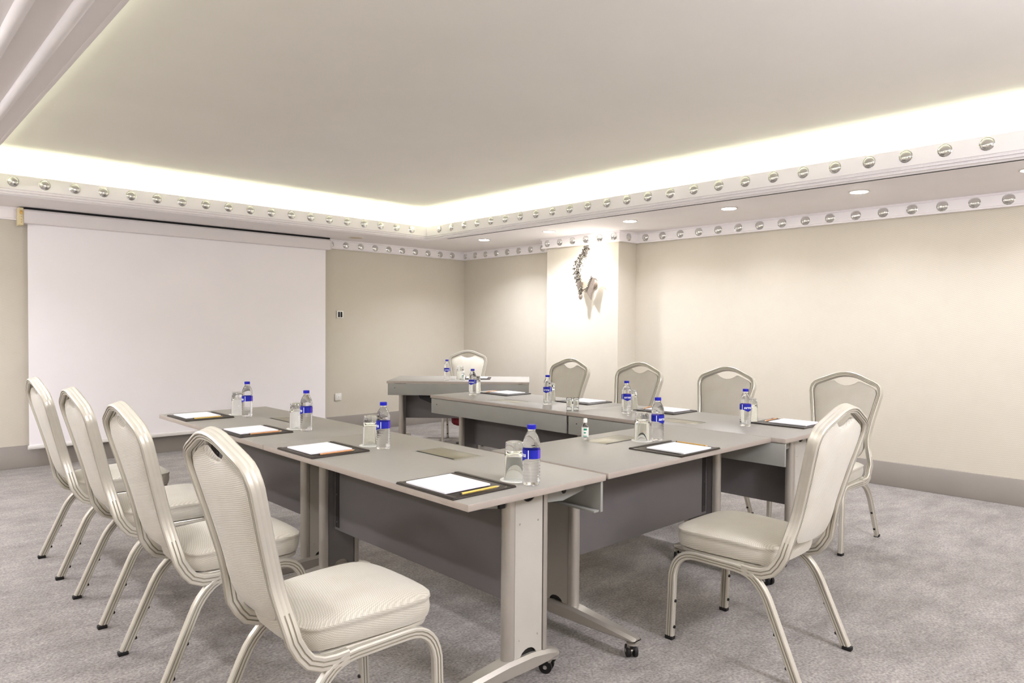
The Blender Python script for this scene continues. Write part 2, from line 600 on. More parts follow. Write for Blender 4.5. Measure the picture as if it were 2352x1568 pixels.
# wall cornice studs
y = 1.050
while y < PY0 - .08:
    stud(crown, XR - .041, y, 2.266, PI)
    y += .2165
x = 4.200
while x < XR - .06:
    stud(crown, x, YF - .041, 2.263, -PI / 2)
    x += .204
for yy in [PY1 + .12 + .213 * k for k in range(9)]:
    stud(crown, XR - .041, yy, 2.266, PI)
for yy in [PY0 + .03 + .195 * k for k in range(6)]:
    stud(crown, PX - .041, yy, 2.266, PI)
stud(crown, PX + .12, PY0 - .041, 2.266, -PI / 2)

# ------------------------------------------------------------------ downlights


def downlight(x, y, name, label, lit=True, r=.060):
    e = empty(name, (x, y, SOF - .0005))
    tag(e, label, 'ceiling light', 'round downlights in the right-hand soffit' if lit else None)
    mb = MB(); mb.lathe([(r + .012, 0), (r + .012, -.003), (r + .002, -.006), (r, -.002), (r, 0)], seg=28)
    mb.build('ring', 'plastic_white' if not lit else 'chrome', e)
    mb = MB(); mb.lathe([(r, -.001), (r * .98, -.0065), (r * .5, -.011)], seg=28)
    mb.build('diffuser', 'lamp_disc' if lit else 'lamp_off', e)
    return e


ordn = ['farthest lit downlight, by the room corner', 'second lit downlight from the far corner, left of the crystal wall lamp',
        'third lit downlight from the far corner, right of the crystal wall lamp', 'fourth lit downlight from the far corner',
        'fifth lit downlight from the far corner', 'nearest lit downlight, cut by the right edge of the photo']
for (x, y), lb in zip(RIGHT_LAMPS, ordn):
    downlight(x, y, 'downlight', lb)
for (x, y) in LEFT_FILL_LAMPS + BACK_FILL_LAMPS:  # fittings for the added left and rear fill lights
    e = downlight(x, y, 'downlight', 'added round fill downlight, unseen, %s' % ('%s along the left aisle' % ['first', 'second', 'third', 'fourth', 'fifth', 'sixth'][LEFT_FILL_LAMPS.index((x, y))] if (x, y) in LEFT_FILL_LAMPS else '%s behind the camera from the left' % ['first', 'second', 'third', 'fourth', 'fifth'][BACK_FILL_LAMPS.index((x, y))]))
    e['group'] = 'added fill downlights out of view'
downlight(4.32, 7.19, 'downlight', 'unlit round downlight above the right end of the projection screen', False, .075)

# ------------------------------------------------------------------ projection screen
sc = empty('projection_screen', (2.63, 7.5, 0))
tag(sc, 'large white pull-down projection screen on the far wall', 'projection screen')
x0, x1 = -1.485, 1.50
f = MB(); f.prism([(-.055, 2.18), (-.062, 2.20), (-.062, 2.285), (-.05, 2.300), (.04, 2.300), (.04, 2.175), (-.04, 2.175)], x0 + .01, x1, 'X'); f.build('housing', 'housing_white', sc, True, 30)
f = MB(); f.box(x0 + .02, x1, -.05, .03, 2.302, 2.3185); f.build('mounting_gap', 'slot_black', sc, False)
f = MB(); f.box(x0 - .03, x0 + .01, -.066, .045, 2.155, 2.310, .008)
for zz in (2.18, 2.205, 2.23):
    f.mi = 1; f.cyl((x0 - .01, -.066, zz), (x0 - .01, -.070, zz), .004)
f.mi = 1; f.box(x0 - .022, x0 + .002, -.072, -.064, 2.25, 2.285, .002); f.mi = 0
f.build('end_bracket', ['bracket_beige', 'brass'], sc)
f = MB(); f.box(x1, x1 + .03, -.055, .045, 2.18, 2.298, .015); f.build('end_bracket', 'housing_white', sc)
f = MB(); f.box(x0 + .045, x1 - .035, -.012, -.008, .20, 2.178); f.build('screen_fabric', 'screen_white', sc, False)
f = MB(); f.box(x0 + .035, x1 - .025, -.022, .002, .183, .210, .004); f.box(x0 + .035, x1 - .025, -.018, 0, .176, .184); f.build('bottom_bar', 'screen_bar', sc)

# wall plates
e = empty('wall_control', (4.344, YF, 1.43)); tag(e, 'small white wall control with two dark buttons, above the socket', 'wall switch')
f = MB(); f.box(-.045, .045, -.014, 0, -.045, .045, .006); f.build('plate', 'plastic_white', e)
for xx in (-.016, .016):
    f = MB(); f.box(xx - .012, xx + .012, -.018, -.013, -.032, .032, .002); f.build('button', 'black_plastic', e)
e = empty('wall_socket', (4.322, YF, .437)); tag(e, 'white square wall socket low beside the screen', 'socket')
f = MB(); f.box(-.043, .043, -.016, 0, -.043, .043, .006); f.build('plate', 'plastic_white', e)
f = MB(); f.box(-.024, .024, -.019, -.015, -.024, .024, .003); f.build('cover', 'cap_white', e)
f = MB(); f.cyl((0, -.018, 0), (0, -.021, 0), .005); f.build('screw', 'leg_silver', e)

# ------------------------------------------------------------------ crystal wall lamp on the pillar
sx = PX - .10
e = empty('wall_lamp', (PX, 5.10, 1.60)); tag(e, 'crystal studded curved wall lamp glowing on the pillar', 'wall lamp')
f = MB(); f.lathe([(.05, 0), (.05, -.02), (.03, -.03)], (0, -.10, .17), 20, 'X'); f.build('wall_plate', 'sconce_metal', e)
f = MB(); f.cyl((-.02, -.10, .17), (-.09, -.05, .12), .009); f.cyl((-.09, -.05, .12), (-.11, .0, .075), .009); f.build('arm', 'sconce_metal', e)
arc = [(-.075, .575), (-.085, .535), (-.060, .485), (-.010, .43), (.035, .36), (.045, .28), (.025, .20), (-.002, .13), (-.004, .06)]


def smooth_path(pts, n=6):
    out = []
    P = [Vector(p) for p in pts]
    for i in range(len(P) - 1):
        p0 = P[max(i - 1, 0)]; p1 = P[i]; p2 = P[i + 1]; p3 = P[min(i + 2, len(P) - 1)]
        for k in range(n):
            t = k / n
            out.append(0.5 * ((2 * p1) + (-p0 + p2) * t + (2 * p0 - 5 * p1 + 4 * p2 - p3) * t * t + (-p0 + 3 * p1 - 3 * p2 + p3) * t ** 3))
    out.append(P[-1])
    return out


arcp = smooth_path([(-.11, a, b) for a, b in arc])
f = MB(); f.sweep(arcp, [(.0, -.022), (.004, 0), (0, .022), (-.004, 0)], (1, 0, 0)); f.build('spine', 'chrome', e)
f = MB()
for i, p in enumerate(arcp):
    k = i / (len(arcp) - 1)
    wv = .026 + .044 * math.sin(PI * min(1, k * 1.25)) if k < .8 else .03 * (1 - k) / .2 + .008
    for j in range(7):
        q = p + Vector((random.uniform(-.022, .01), random.uniform(-wv, wv), random.uniform(-.012, .012)))
        r = random.uniform(.007, .0125)
        bmesh.ops.create_icosphere(f.bm, subdivisions=1, radius=r, matrix=Matrix.Translation(q))
o = f.build('crystals', 'crystal', e, False); o['kind'] = 'stuff'
f = MB(); f.lathe([(.040, .19), (.030, .13), (.018, .085), (.012, .078), (.034, .185), (.040, .19)], (-.11, .005, 0), 20, cap0=False, cap1=False); f.build('cone', 'sconce_metal', e)
f = MB(); f.lathe([(.004, -.035), (.016, -.026), (.023, -.002), (.019, .020), (.008, .034), (.005, .045)], (-.11, -.004, .033), 16); f.build('finial', 'sconce_metal', e)
f = MB(); f.prism([(-.135, .245), (-.205, .225), (-.225, .190), (-.205, .200), (-.185, .215), (-.135, -.01), (-.060, .085)], -.086, -.080, 'X'); f.build('arm_shadow', 'sconce_metal', e, False)  # metal wedge stands in for the arm's shadow on the wall
f = MB()
for k in range(11):
    bmesh.ops.create_icosphere(f.bm, subdivisions=1, radius=.009, matrix=Matrix.Translation((-.094, -.055 - .085 * k / 10, .085 + .165 * k / 10)))
f.build('crystal_row', 'crystal', e, False)
f = MB(); f.lathe([(.006, -.05), (.014, -.03), (.016, 0), (.012, .03), (.004, .045)], (-.075, -.045, .38), 16); f.build('bulb', 'bulb', e)

for k, y in enumerate(WALL_FILL_LAMPS):  # pillar lamp copied out of view to brighten the room
    c = copy_tree(e)
    c.location = (XL, y, 1.60)
    c.rotation_euler = (0, 0, PI)
    tag(c, 'added crystal fill lamp, unseen, %s on the left wall' % ('nearest the camera', 'in the middle', 'farthest from the camera')[k], 'wall lamp')
mat('globe', (1, 1, 1, 1), 0.5, emit=(WARM[0], WARM[1], WARM[2], 1), estr=P_FILL_GLOBE, var=0)  # glow of the globe added out of view to brighten the room
e = empty('fill_globe', (2.4, -.7, 2.67)); tag(e, 'added round white fill globe hanging unseen behind the camera', 'fill lamp')
f = MB(); f.cyl((0, 0, -.33), (0, 0, 0), .006); f.lathe([(.06, 0), (.06, -.02), (.01, -.03)], seg=20); f.build('stem', 'chrome', e)
f = MB(); bmesh.ops.create_uvsphere(f.bm, u_segments=24, v_segments=14, radius=.2, matrix=Matrix.Translation((0, 0, -.52))); f.build('globe', 'globe', e)

# ------------------------------------------------------------------ banquet chair


def rrect(w, h, r, n=4):
    pts = []
    for cx, cy, a0 in ((w / 2 - r, h / 2 - r, 0), (-w / 2 + r, h / 2 - r, PI / 2), (-w / 2 + r, -h / 2 + r, PI), (w / 2 - r, -h / 2 + r, 1.5 * PI)):
        for k in range(n + 1):
            a = a0 + PI / 2 * k / n
            pts.append((cx + r * math.cos(a), cy + r * math.sin(a)))
    return pts


def tube_prof(lat_w, dep_w, rear=False, flat=False):
    """rounded tube section with two grooves on each lateral face (and on the depth faces when rear); a = lateral, b = depth"""
    w, d = lat_w / 2, dep_w / 2
    g = .0022
    pts, gr = [], []

    def side(fn, h, g=g):
        # walk one face from -h to +h at distance given by fn
        pts.append(fn(-h + .004, 0))
        for c in (-.30, .30):
            pts.append(fn(h * c - .0022, 0)); pts.append(fn(h * c - .0011, -g)); pts.append(fn(h * c + .0011, -g)); pts.append(fn(h * c + .0022, 0))
            k = len(pts)
            gr.extend([k - 4, k - 3, k - 2])
        pts.append(fn(h - .004, 0))
    side(lambda t, o: (w + o, t), d, .0003 if flat else g)
    if flat:
        gr.clear()
    if rear:
        side(lambda t, o: (-t, d + o), w)
    else:
        pts.append((w - .004, d)); pts.append((-w + .004, d))
    side(lambda t, o: (-w - o, -t), d)
    if rear:
        side(lambda t, o: (t, -d - o), w)
    else:
        pts.append((-w + .004, -d)); pts.append((w - .004, -d))
    return pts, gr


def arc_pts(p0, c, p1, n=7):
    """quadratic corner from p0 via control c to p1"""
    p0, c, p1 = Vector(p0), Vector(c), Vector(p1)
    return [(1 - t) ** 2 * p0 + 2 * (1 - t) * t * c + t * t * p1 for t in [k / n for k in range(n + 1)]]


def half_w(z):
    K = [(.40, .205), (.44, .203), (.47, .199), (.50, .192), (.53, .184), (.56, .176), (.585, .172), (.61, .1705), (.64, .1725), (.70, .180), (.76, .190), (.82, .202), (.87, .211), (.90, .214)]
    if z <= K[0][0]:
        return K[0][1]
    for (a, wa), (b, wb) in zip(K, K[1:]):
        if z <= b:
            t = (z - a) / (b - a)
            return wa + (wb - wa) * t
    return K[-1][1]


def yb(z):
    t = (z - .40) / .61
    return -.232 - .155 * max(0, t) ** 1.1


def make_chair():
    root = empty('banquet_chair')
    RZ = .372
    X = .208
    TP = tube_prof(.024, .034)
    BPa = tube_prof(.026, .042, True)
    BPb = tube_prof(.026, .042, True, True)
    for sx_ in (-1, 1):
        x = X * sx_
        xf = (X + .010) * sx_
        # front leg
        path = [Vector((xf, .232, .012))] + arc_pts((xf, .222, .275), (x, .212, RZ), (x, .115, RZ))
        f = MB(); f.sweep(path, TP[0], (1, 0, 0), groove=TP[1]); leg = f.build('leg', ['chair_metal', 'groove'], root, True, 30)
        f = MB(); f.box(xf - .0135, xf + .0135, .214, .250, 0, .016, .003); f.build('rubber_foot', 'black_rubber', leg)
        for zz in (.055, .165):
            f = MB(); f.lathe([(.007, 0), (.006, -.006), (.002, -.008)], (xf, .2155 - zz * .03, zz), 10, 'Y'); f.build('bumper', 'black_rubber', leg)
        # rear leg
        xr = (X + .016) * sx_
        path = arc_pts((x, -.055, RZ), (x, -.155, RZ), (xr - .006 * sx_, -.205, .255)) + [Vector((xr, -.312, .012))]
        f = MB(); f.sweep(path, TP[0], (1, 0, 0), groove=TP[1]); leg = f.build('leg', ['chair_metal', 'groove'], root, True, 30)
        f = MB(); f.box(xr - .0135, xr + .0135, -.334, -.298, 0, .016, .003); f.build('rubber_foot', 'black_rubber', leg)
        for zz in (.055, .165):
            f = MB(); f.lathe([(.007, 0), (.006, .006), (.002, .008)], (xr - .002 * sx_, -.273 + (zz - .055) * .42, zz), 10, 'Y'); f.build('bumper', 'black_rubber', leg)
        # rail
        f = MB(); f.sweep([(x, .118, RZ), (x, .03, RZ), (x, -.058, RZ)], TP[0], (1, 0, 0), groove=TP[1]); f.build('side_rail', ['chair_metal', 'groove'], root, True, 30)
    # seat support loop
    f = MB()
    lp = smooth_path([(-.185, -.16, .385), (-.19, 0, .385), (-.192, .14, .385), (-.165, .205, .385), (-.09, .228, .385), (0, .234, .385), (.09, .228, .385), (.165, .205, .385), (.192, .14, .385), (.19, 0, .385), (.185, -.16, .385)], 4)
    f.sweep(lp, rrect(.018, .02, .006, 2), (0, 0, 1))
    f.cyl((-.20, .09, .378), (.20, .09, .378), .009); f.cyl((-.20, -.12, .378), (.20, -.12, .378), .009)
    f.build('seat_frame', 'chair_metal', root)
    # back frame: one loop of tube with J ends
    topc = [(.214, .880), (.2135, .900), (.208, .922), (.195, .939), (.170, .952), (.130, .968), (.090, .985), (.060, .996), (.030, 1.002), (0, 1.004)]
    half = []
    half += [(x, y, z) for x, y, z in ((.208, -.085, RZ), (.208, -.125, RZ - .001), (.207, -.165, RZ + .003), (.204, -.200, RZ + .018), (.200, -.222, RZ + .045))]
    for z in (.455, .48, .505, .53, .555, .58, .605, .63, .67, .71, .76, .82, .86):
        half.append((half_w(z), yb(z), z))
    half += [(x, yb(z), z) for x, z in topc]
    path = [Vector(p) for p in half] + [Vector((-p[0], p[1], p[2])) for p in reversed(half[:-1])]
    n = len(path)

    def lat(i):
        # lateral axis: in-plane normal of the loop (points outward)
        t = (path[min(i + 1, n - 1)] - path[max(i - 1, 0)]).normalized()
        nrm = Vector((0, .95, .31)) if path[i].z > .45 else Vector((0, 1, 0))
        if path[i].z < .45:
            return Vector((1 if path[i].x > 0 else -1, 0, 0))
        return nrm.cross(t).normalized()
    f = MB(); f.sweep(path, [BPa[0] if p.z < .52 else BPb[0] for p in path], lat, groove=[BPa[1] if p.z < .52 else BPb[1] for p in path]); f.build('back_frame', ['chair_metal', 'groove'], root, True, 30)
    # back cushion
    out = []
    zs = [.500 + k * (.875 - .500) / 14 for k in range(15)]

    def inner(z):
        w = half_w(z) - .016
        w = min(w, .157 + max(0, z - .60) * .6)
        if z < .57:
            w *= max(0.0, 1 - ((.57 - z) / .072) ** 2.2 * .18)
        return w
    right = [(inner(z), z) for z in zs]
    ty = [(.197, .893), (.186, .915), (.165, .930), (.130, .944), (.095, .957), (.078, .960), (.055, .945), (.028, .934), (0, .930)]
    right += ty
    bottom = [(0, .482), (.05, .483), (.092, .487), (.116, .493)]
    loop = [p for p in bottom] + right
    loop = loop + [(-a, b) for a, b in reversed(loop[1:-1])]
    cx, cz = 0, .70

    def back_mesh(front_t, back_t, edge):
        f = MB()
        nn = Vector((0, .95, .31))

        def ring(r, off):
            pts = []
            for a, b in loop:
                xx, zz = cx + (a - cx) * r, cz + (b - cz) * r
                p = Vector((xx, yb(zz), zz)) + nn * off
                pts.append(tuple(p))
            return pts
        rr = [(.05, 1), (.3, .97), (.55, .88), (.75, .70), (.88, .46), (.96, .2), (.99, .06)]
        rings = [ring(r, -edge - back_t * k) for r, k in rr] + [ring(1.0, -edge * .5), ring(1.0, edge * .5)] + [ring(r, edge + front_t * k) for r, k in reversed(rr)]
        f.rings(rings)
        return f
    back_mesh(.022, .014, .008).build('backrest', 'fabric', root, True, 50)
    # seat cushion
    half_o = [(0, .244), (.06, .243), (.12, .239), (.165, .229), (.195, .210), (.212, .18), (.217, .13), (.214, .05), (.207, -.04), (.200, -.12), (.190, -.165), (.165, -.192), (.12, -.203), (.06, -.206), (0, -.207)]
    loop2 = half_o + [(-a, b) for a, b in reversed(half_o[1:-1])]
    cy = .02

    def sring(r, z, crown_=0.0):
        pts = []
        for a, b in loop2:
            xx, yy = a * r, cy + (b - cy) * r
            pts.append((xx, yy, z + .006 * math.sin((yy + .2) * 7) * (1 if z > .46 else 0)))
        return pts
    f = MB()
    f.rings([sring(r, z) for r, z in ((.5, .396), (.93, .396), (.975, .400), (.995, .415), (1.005, .430), (.998, .446), (.997, .455), (1.006, .458), (1.009, .4615), (1.004, .465), (.990, .466), (.975, .469), (.93, .474), (.82, .480), (.62, .485), (.35, .488), (.08, .489))])
    f.build('seat', 'fabric', root, True, 50)
    return root


chair0 = make_chair()
used = [False]


def place_chair(x, y, rz, label, group):
    o = chair0 if not used[0] else copy_tree(chair0)
    used[0] = True
    o.location = (x, y, 0)
    o.rotation_euler = (0, 0, rz)
    tag(o, label, 'chair', group)
    return o


GL = 'cream chairs along the left row of tables'
GR = 'cream chairs along the right row of tables'
# facing +x : local +y -> +x => rz=-90
place_chair(1.105, 1.945, -PI / 2, 'cream banquet chair in the left foreground, its whole seat showing', GL)
place_chair(1.100, 2.81, -PI / 2, 'cream banquet chair on the left, second from the camera', GL)
place_chair(1.105, 3.585, -PI / 2, 'cream banquet chair on the left, third from the camera', GL)
place_chair(1.100, 4.375, -PI / 2, 'cream banquet chair on the left, nearest the projection screen', GL)
place_chair(2.715, 1.425, 0, 'cream banquet chair pulled back alone before the short cross table, right foreground', None)
place_chair(4.37, 1.825, PI / 2, 'cream banquet chair at the right row, nearest the camera and overlapped by the lone chair', GR)
place_chair(4.27, 2.62, PI / 2, 'cream banquet chair at the right row, second from the camera', GR)
place_chair(4.28, 3.40, PI / 2, 'cream banquet chair at the right row, third from the camera, below the wall lamp', GR)
place_chair(4.33, 4.19, PI / 2, 'cream banquet chair at the right row, farthest from the camera', GR)
place_chair(5.033, 6.063, PI * .75, 'cream banquet chair behind the far corner table, seen from the front', None)

# ------------------------------------------------------------------ folding tables


def caster(f_parent, x, y, ang):
    e_ = MB()
    e_.lathe([(.016, .078), (.016, .070), (.026, .066), (.026, .060)], (x, y, 0), 16)
    dx, dy = math.cos(ang), math.sin(ang)
    for s in (-1, 1):
        c = Vector((x - dy * .013 * s, y + dx * .013 * s, 0))
        e_.cyl((c.x, c.y, .062), (c.x - dx * .018, c.y - dy * .018, .024), .010, .007, 8)
    o = e_.build('caster', 'leg_silver', f_parent)
    w_ = MB()
    cx, cy = x - dx * .02, y - dy * .02
    for s in (-1, 1):
        w_.cyl((cx - dy * (.010 + .011) * s, cy + dx * .021 * s, .025), (cx - dy * .008 * s, cy + dx * .008 * s, .025), .025, .025, 18)
    w_.build('wheel', 'black_rubber', o)
    b_ = MB(); b_.box(-.012, .012, -.028, -.004, 0, .004, .001)
    ob = b_.build('brake', 'black_plastic', o); ob.location = (x + dx * .02, y + dy * .02, .052); ob.rotation_euler = (.5, 0, ang - PI / 2)
    h_ = MB(); h_.cyl((cx - dy * .024, cy + dx * .024, .025), (cx + dy * .024, cy - dx * .024, .025), .008, .008, 10); h_.build('axle', 'chrome', o)


def make_table(L, W=.69, name='folding_table', hatch=True):
    root = empty(name)
    hw, hl = W / 2, L / 2
    f = MB()
    f.box(-hw, hw, -hl, hl, .711, .735, .0025)
    for fc in f.bm.faces:
        if abs(fc.normal.z) < .5:
            pass
    top = f.build('tabletop', ['laminate', 'edge_band'], root, True, 30)
    for p in top.data.polygons:
        if abs(p.normal.z) < .8:
            p.material_index = 1
    # apron (folding cable channel) on the +x side, board plus bottom lip
    f = MB(); f.box(hw - .017, hw - .003, -hl + .012, hl - .004, .590, .708, .0015); f.box(hw - .045, hw - .0175, -hl + .02, hl - .02, .590, .598, .001)
    f.build('apron', 'apron_grey', root)
    f = MB(); f.box(hw - .0035, hw - .002, -hl + .08, -hl + .088, .66, .668); f.build('screw', 'graphite', root)
    # modesty panel
    ly = hl - .095
    f = MB(); f.box(-.040, -.024, -ly + .03, ly - .03, .305, .66, .002); f.build('modesty_panel', 'panel_grey', root)
    for s in (-1, 1):
        yl = ly * s
        f = MB()
        # two half-round aluminium posts
        for cxx in (-.082, .088):
            pr = []
            for k in range(13):
                a = PI / 2 + PI * k / 12 if cxx < 0 else -PI / 2 + PI * k / 12
                pr.append((cxx + .022 * math.cos(a), yl + .024 * math.sin(a)))
            inn = .012 if cxx < 0 else -.012
            pr += [(cxx + inn, yl - .024), (cxx + inn, yl + .024)] if cxx < 0 else [(cxx + inn, yl + .024), (cxx + inn, yl - .024)]
            f.prism(pr, .105, .700)
        # core web
        f.box(-.070, .076, yl - .010, yl + .010, .11, .700)
        leg = f.build('leg', 'leg_silver', root, True, 40)
        # cover plate with a half-round cut-out top and bottom
        poly = [(-.066, .112)]
        for k in range(9):
            a = PI - PI * k / 8
            poly.append((.003 + .042 * math.cos(a), .112 + .034 * math.sin(a)))
        poly += [(.072, .112), (.072, .700)]
        for k in range(9):
            a = -PI * k / 8
            poly.append((.003 + .034 * math.cos(a), .700 + .026 * math.sin(a)))
        poly += [(-.066, .700)]
        f = MB(); f.prism(poly, yl + .016 * s, yl + .021 * s, 'Y'); cov = f.build('cover_plate', 'leg_plate', leg, False)
        f = MB(); f.prism(poly, yl - .021 * s, yl - .017 * s, 'Y'); f.build('cover_plate', 'panel_grey', leg, False)  # inner plate: its shade is put into a darker grey
        f = MB(); f.box(-.040, .046, yl + .011 * s - .003, yl + .011 * s + .003, .108, .150); f.box(-.033, .039, yl + .011 * s - .003, yl + .011 * s + .003, .672, .705)
        f.build('cable_opening', 'black_plastic', leg, False)
        f = MB()
        for (a, b) in ((-.042, .185), (.050, .185), (-.042, .600), (.050, .600)):
            f.cyl((a, yl + .020 * s, b), (a, yl + .023 * s, b), .0042, .003, 10)
        f.build('screws', 'leg_silver', leg)
        # T foot: long towards the sitter (-x), short inwards
        ft = MB()
        st = [(-.415, .022, .072, .088), (-.400, .026, .068, .094), (-.25, .031, .066, .110), (-.10, .036, .064, .124), (.02, .037, .064, .124), (.10, .034, .065, .112), (.160, .028, .068, .094), (.172, .022, .072, .088)]
        rings = []
        for xx, hwid, zb, zt in st:
            b = .012
            rings.append([(xx, yl - hwid + b, zb), (xx, yl + hwid - b, zb), (xx, yl + hwid, zb + b * .7), (xx, yl + hwid, zt - b), (xx, yl + hwid - b, zt), (xx, yl - hwid + b, zt), (xx, yl - hwid, zt - b), (xx, yl - hwid, zb + b * .7)])
        ft.rings(rings)
        foot = ft.build('foot', 'leg_silver', root, True, 40)
        caster(foot, -.392, yl, PI * (.8 if s > 0 else .9))
        caster(foot, .150, yl, PI * .35 * s)
        # support arms under the top
        ar = MB()
        ar.prism([(.05, .708), (hw - .02, .708), (hw - .02, .665), (.20, .642), (.05, .655)], yl - .004, yl + .004, 'Y')
        ar.box(.05, hw - .02, yl - .018, yl + .018, .704, .7105)
        ar.prism([(-.05, .708), (-.26, .708), (-.26, .690), (-.05, .655)], yl - .004, yl + .004, 'Y')
        ar.box(-.26, -.05, yl - .018, yl + .018, .704, .7105)
        arm = ar.build('support_arm', 'apron_grey', root)
        for yo in (1, -1):
            q = MB(); q.cyl((.205, yl + .004 * yo, .680), (.205, yl + .0065 * yo, .680), .0125, .0115, 16); q.build('hole_disc', 'black_plastic', arm)  # black disc puts in the dark inside of an open hole
        q = MB()
        for k in range(4):
            q.cyl((.252 + k * .013, yl - .016, .692), (.252 + k * .013, yl + .016, .692), .005, .005, 8)
        q.build('spring', 'brass', arm)
        q = MB(); q.box(-.135, -.108, yl - .016, yl + .016, .668, .706, .003); q.box(-.155, -.06, yl - .012, yl + .010, .690, .704, .002); q.build('lock', 'black_plastic', arm)
        # angle bracket holding the modesty panel
        q = MB(); q.box(-.043, -.0405, yl - s * .06 - .016, yl - s * .06 + .016, .32, .645)
        q.build('panel_bracket', 'graphite', root)
        q = MB()
        for zz in (.345, .48, .62):
            q.cyl((-.043, yl - s * .055, zz), (-.047, yl - s * .055, zz), .005, .004, 8)
        q.build('bracket_screws', 'chrome', root)
    if hatch:
        hx, hy = .165, 0
        a, b = .083, .155
        f = MB()
        zt = .7356
        f.box(hx - a, hx - a + .010, -b, b, .7345, zt); f.box(hx + a - .010, hx + a, -b, b, .7345, zt)
        f.box(hx - a + .010, hx + a - .010, -b, -b + .012, .7345, zt); f.box(hx - a + .010, hx + a - .010, b - .012, b, .7345, zt)
        h = f.build('cable_hatch', 'laminate', root, False)
        f = MB(); f.box(hx - a + .010, hx + a - .010, -b + .012, b - .012, .7350, .7353); f.build('slot', 'slot_black', h, False)
        f = MB(); f.box(hx - a + .024, hx + a - .013, -b + .030, b - .015, .7353, .7358, .0002); f.box(hx - a + .012, hx + a - .012, -b + .014, -b + .028, .7353, .7357); f.build('lid', 'hatch_metal', h)
    return root


GT = 'grey folding tables of the conference layout'
t15 = make_table(1.50)
XLc, XRc = 1.772, 3.828


def place_table(o, x, y, rz, label, g=GT):
    o.location = (x, y, 0); o.rotation_euler = (0, 0, rz)
    tag(o, label, 'table', g)
    return o


place_table(t15, XLc, 2.450, 0, 'grey table of the left row nearest the camera, its end leg and casters showing')
place_table(copy_tree(t15), XLc, 3.953, 0, 'grey table of the left row nearest the projection screen')
place_table(copy_tree(t15), XRc, 2.385, PI, 'grey table of the right row nearer the camera, butted to the short cross table')
place_table(copy_tree(t15), XRc, 3.888, PI, 'grey table of the right row farther from the camera')
t14 = make_table(1.335, .675, 'folding_table')
place_table(t14, 2.808, 2.045, PI / 2, 'short grey cross table joining the two rows at the near end')
th = make_table(1.46, .78, 'folding_table', hatch=False)
HF = Vector((4.5415, 5.584))           # middle of the head table's front edge
u45 = Vector((1, 1)).normalized()
hc = HF + u45 * .39
place_table(th, hc.x, hc.y, PI * 1.25, 'grey table set diagonally in the far corner with its apron towards the room', None)

# ------------------------------------------------------------------ things on the tables
TZ = .735


def make_pad():
    """brown leather desk pad 0.285 x 0.325, local x = depth (reader at -x)"""
    f = MB()
    f.box(-.1425, .1425, -.1625, .1625, 0, .006, .002)
    root = f.build('desk_pad', 'leather')
    for x0, x1 in ((-.1405, -.1225), (.1225, .1405)):
        f = MB(); f.box(x0, x1, -.160, .160, .0058, .0082, .001); f.build('edge_strip', 'leather', root)
    return root


def make_notepad():
    f = MB(); f.box(-.100, .100, -.112, .112, 0, .006, .0006)
    return f.build('notepad', 'paper', None, False)


def make_pencil(m):
    root = empty('pencil')
    f = MB(); f.cyl((-.085, 0, .0038), (.070, 0, .0038), .0038, .0038, 6); f.build('shaft', m, root, False)
    f = MB(); f.cyl((.070, 0, .0038), (.084, 0, .0038), .0038, .0010, 6); f.build('sharpened_wood', 'pencil_wood', root, False)
    f = MB(); f.cyl((.084, 0, .0038), (.088, 0, .0038), .0010, .0002, 6); f.build('lead', 'graphite', root)
    f = MB(); f.cyl((-.090, 0, .0038), (-.085, 0, .0038), .0037, .0037, 10); f.build('end_cap', 'graphite', root)
    return root


def make_glass():
    R0, R1, Hh, th_ = .039, .0325, .140, .0022     # standing upside down: mouth below
    prof = [(R0, 0), (R0 + .0003, .001), (R1 + .004, .090), (R1 + .0015, .118), (R1 + .001, Hh - .004), (R1 - .002, Hh), (.02, Hh), (.002, Hh - .001),
            (.002, Hh - .034), (R1 - .008, Hh - .036), (R1 - .002, Hh - .044), (R1 + .0015, .085), (R0 - th_, .001), (R0 - th_, 0), (R0, 0)]
    f = MB(); f.lathe(prof, seg=32, cap0=False, cap1=False)
    return f.build('drinking_glass', 'glass_clear', None, True, 40)


def make_coaster():
    f = MB()
    prof = [(.053, 0), (.053, .0012), (.001, .0013)]
    f.lathe(prof, seg=32)
    return f.build('coaster', 'coaster_white', None, False)


def text_mesh(txt, size, mname):
    cu = bpy.data.curves.new('txt', 'FONT')
    cu.body = txt; cu.size = size; cu.align_x = 'CENTER'; cu.align_y = 'CENTER'; cu.shear = .2; cu.offset = size * .02
    ob = bpy.data.objects.new('txt', cu)
    COL.objects.link(ob)
    dg = bpy.context.evaluated_depsgraph_get()
    dg.update()
    me = bpy.data.meshes.new_from_object(ob.evaluated_get(dg))
    bpy.data.objects.remove(ob, do_unlink=True)
    me.materials.clear()
    me.materials.append(MATS[mname])
    return me


def wrap(me, r, z0, a0):
    bm = bmesh.new(); bm.from_mesh(me)
    bmesh.ops.subdivide_edges(bm, edges=[e for e in bm.edges if e.calc_length() > .006], cuts=1)
    for v in bm.verts:
        a = a0 + v.co.x / r
        v.co = Vector((r * math.cos(a), r * math.sin(a), z0 + v.co.y))
    bm.to_mesh(me); bm.free()
    return me


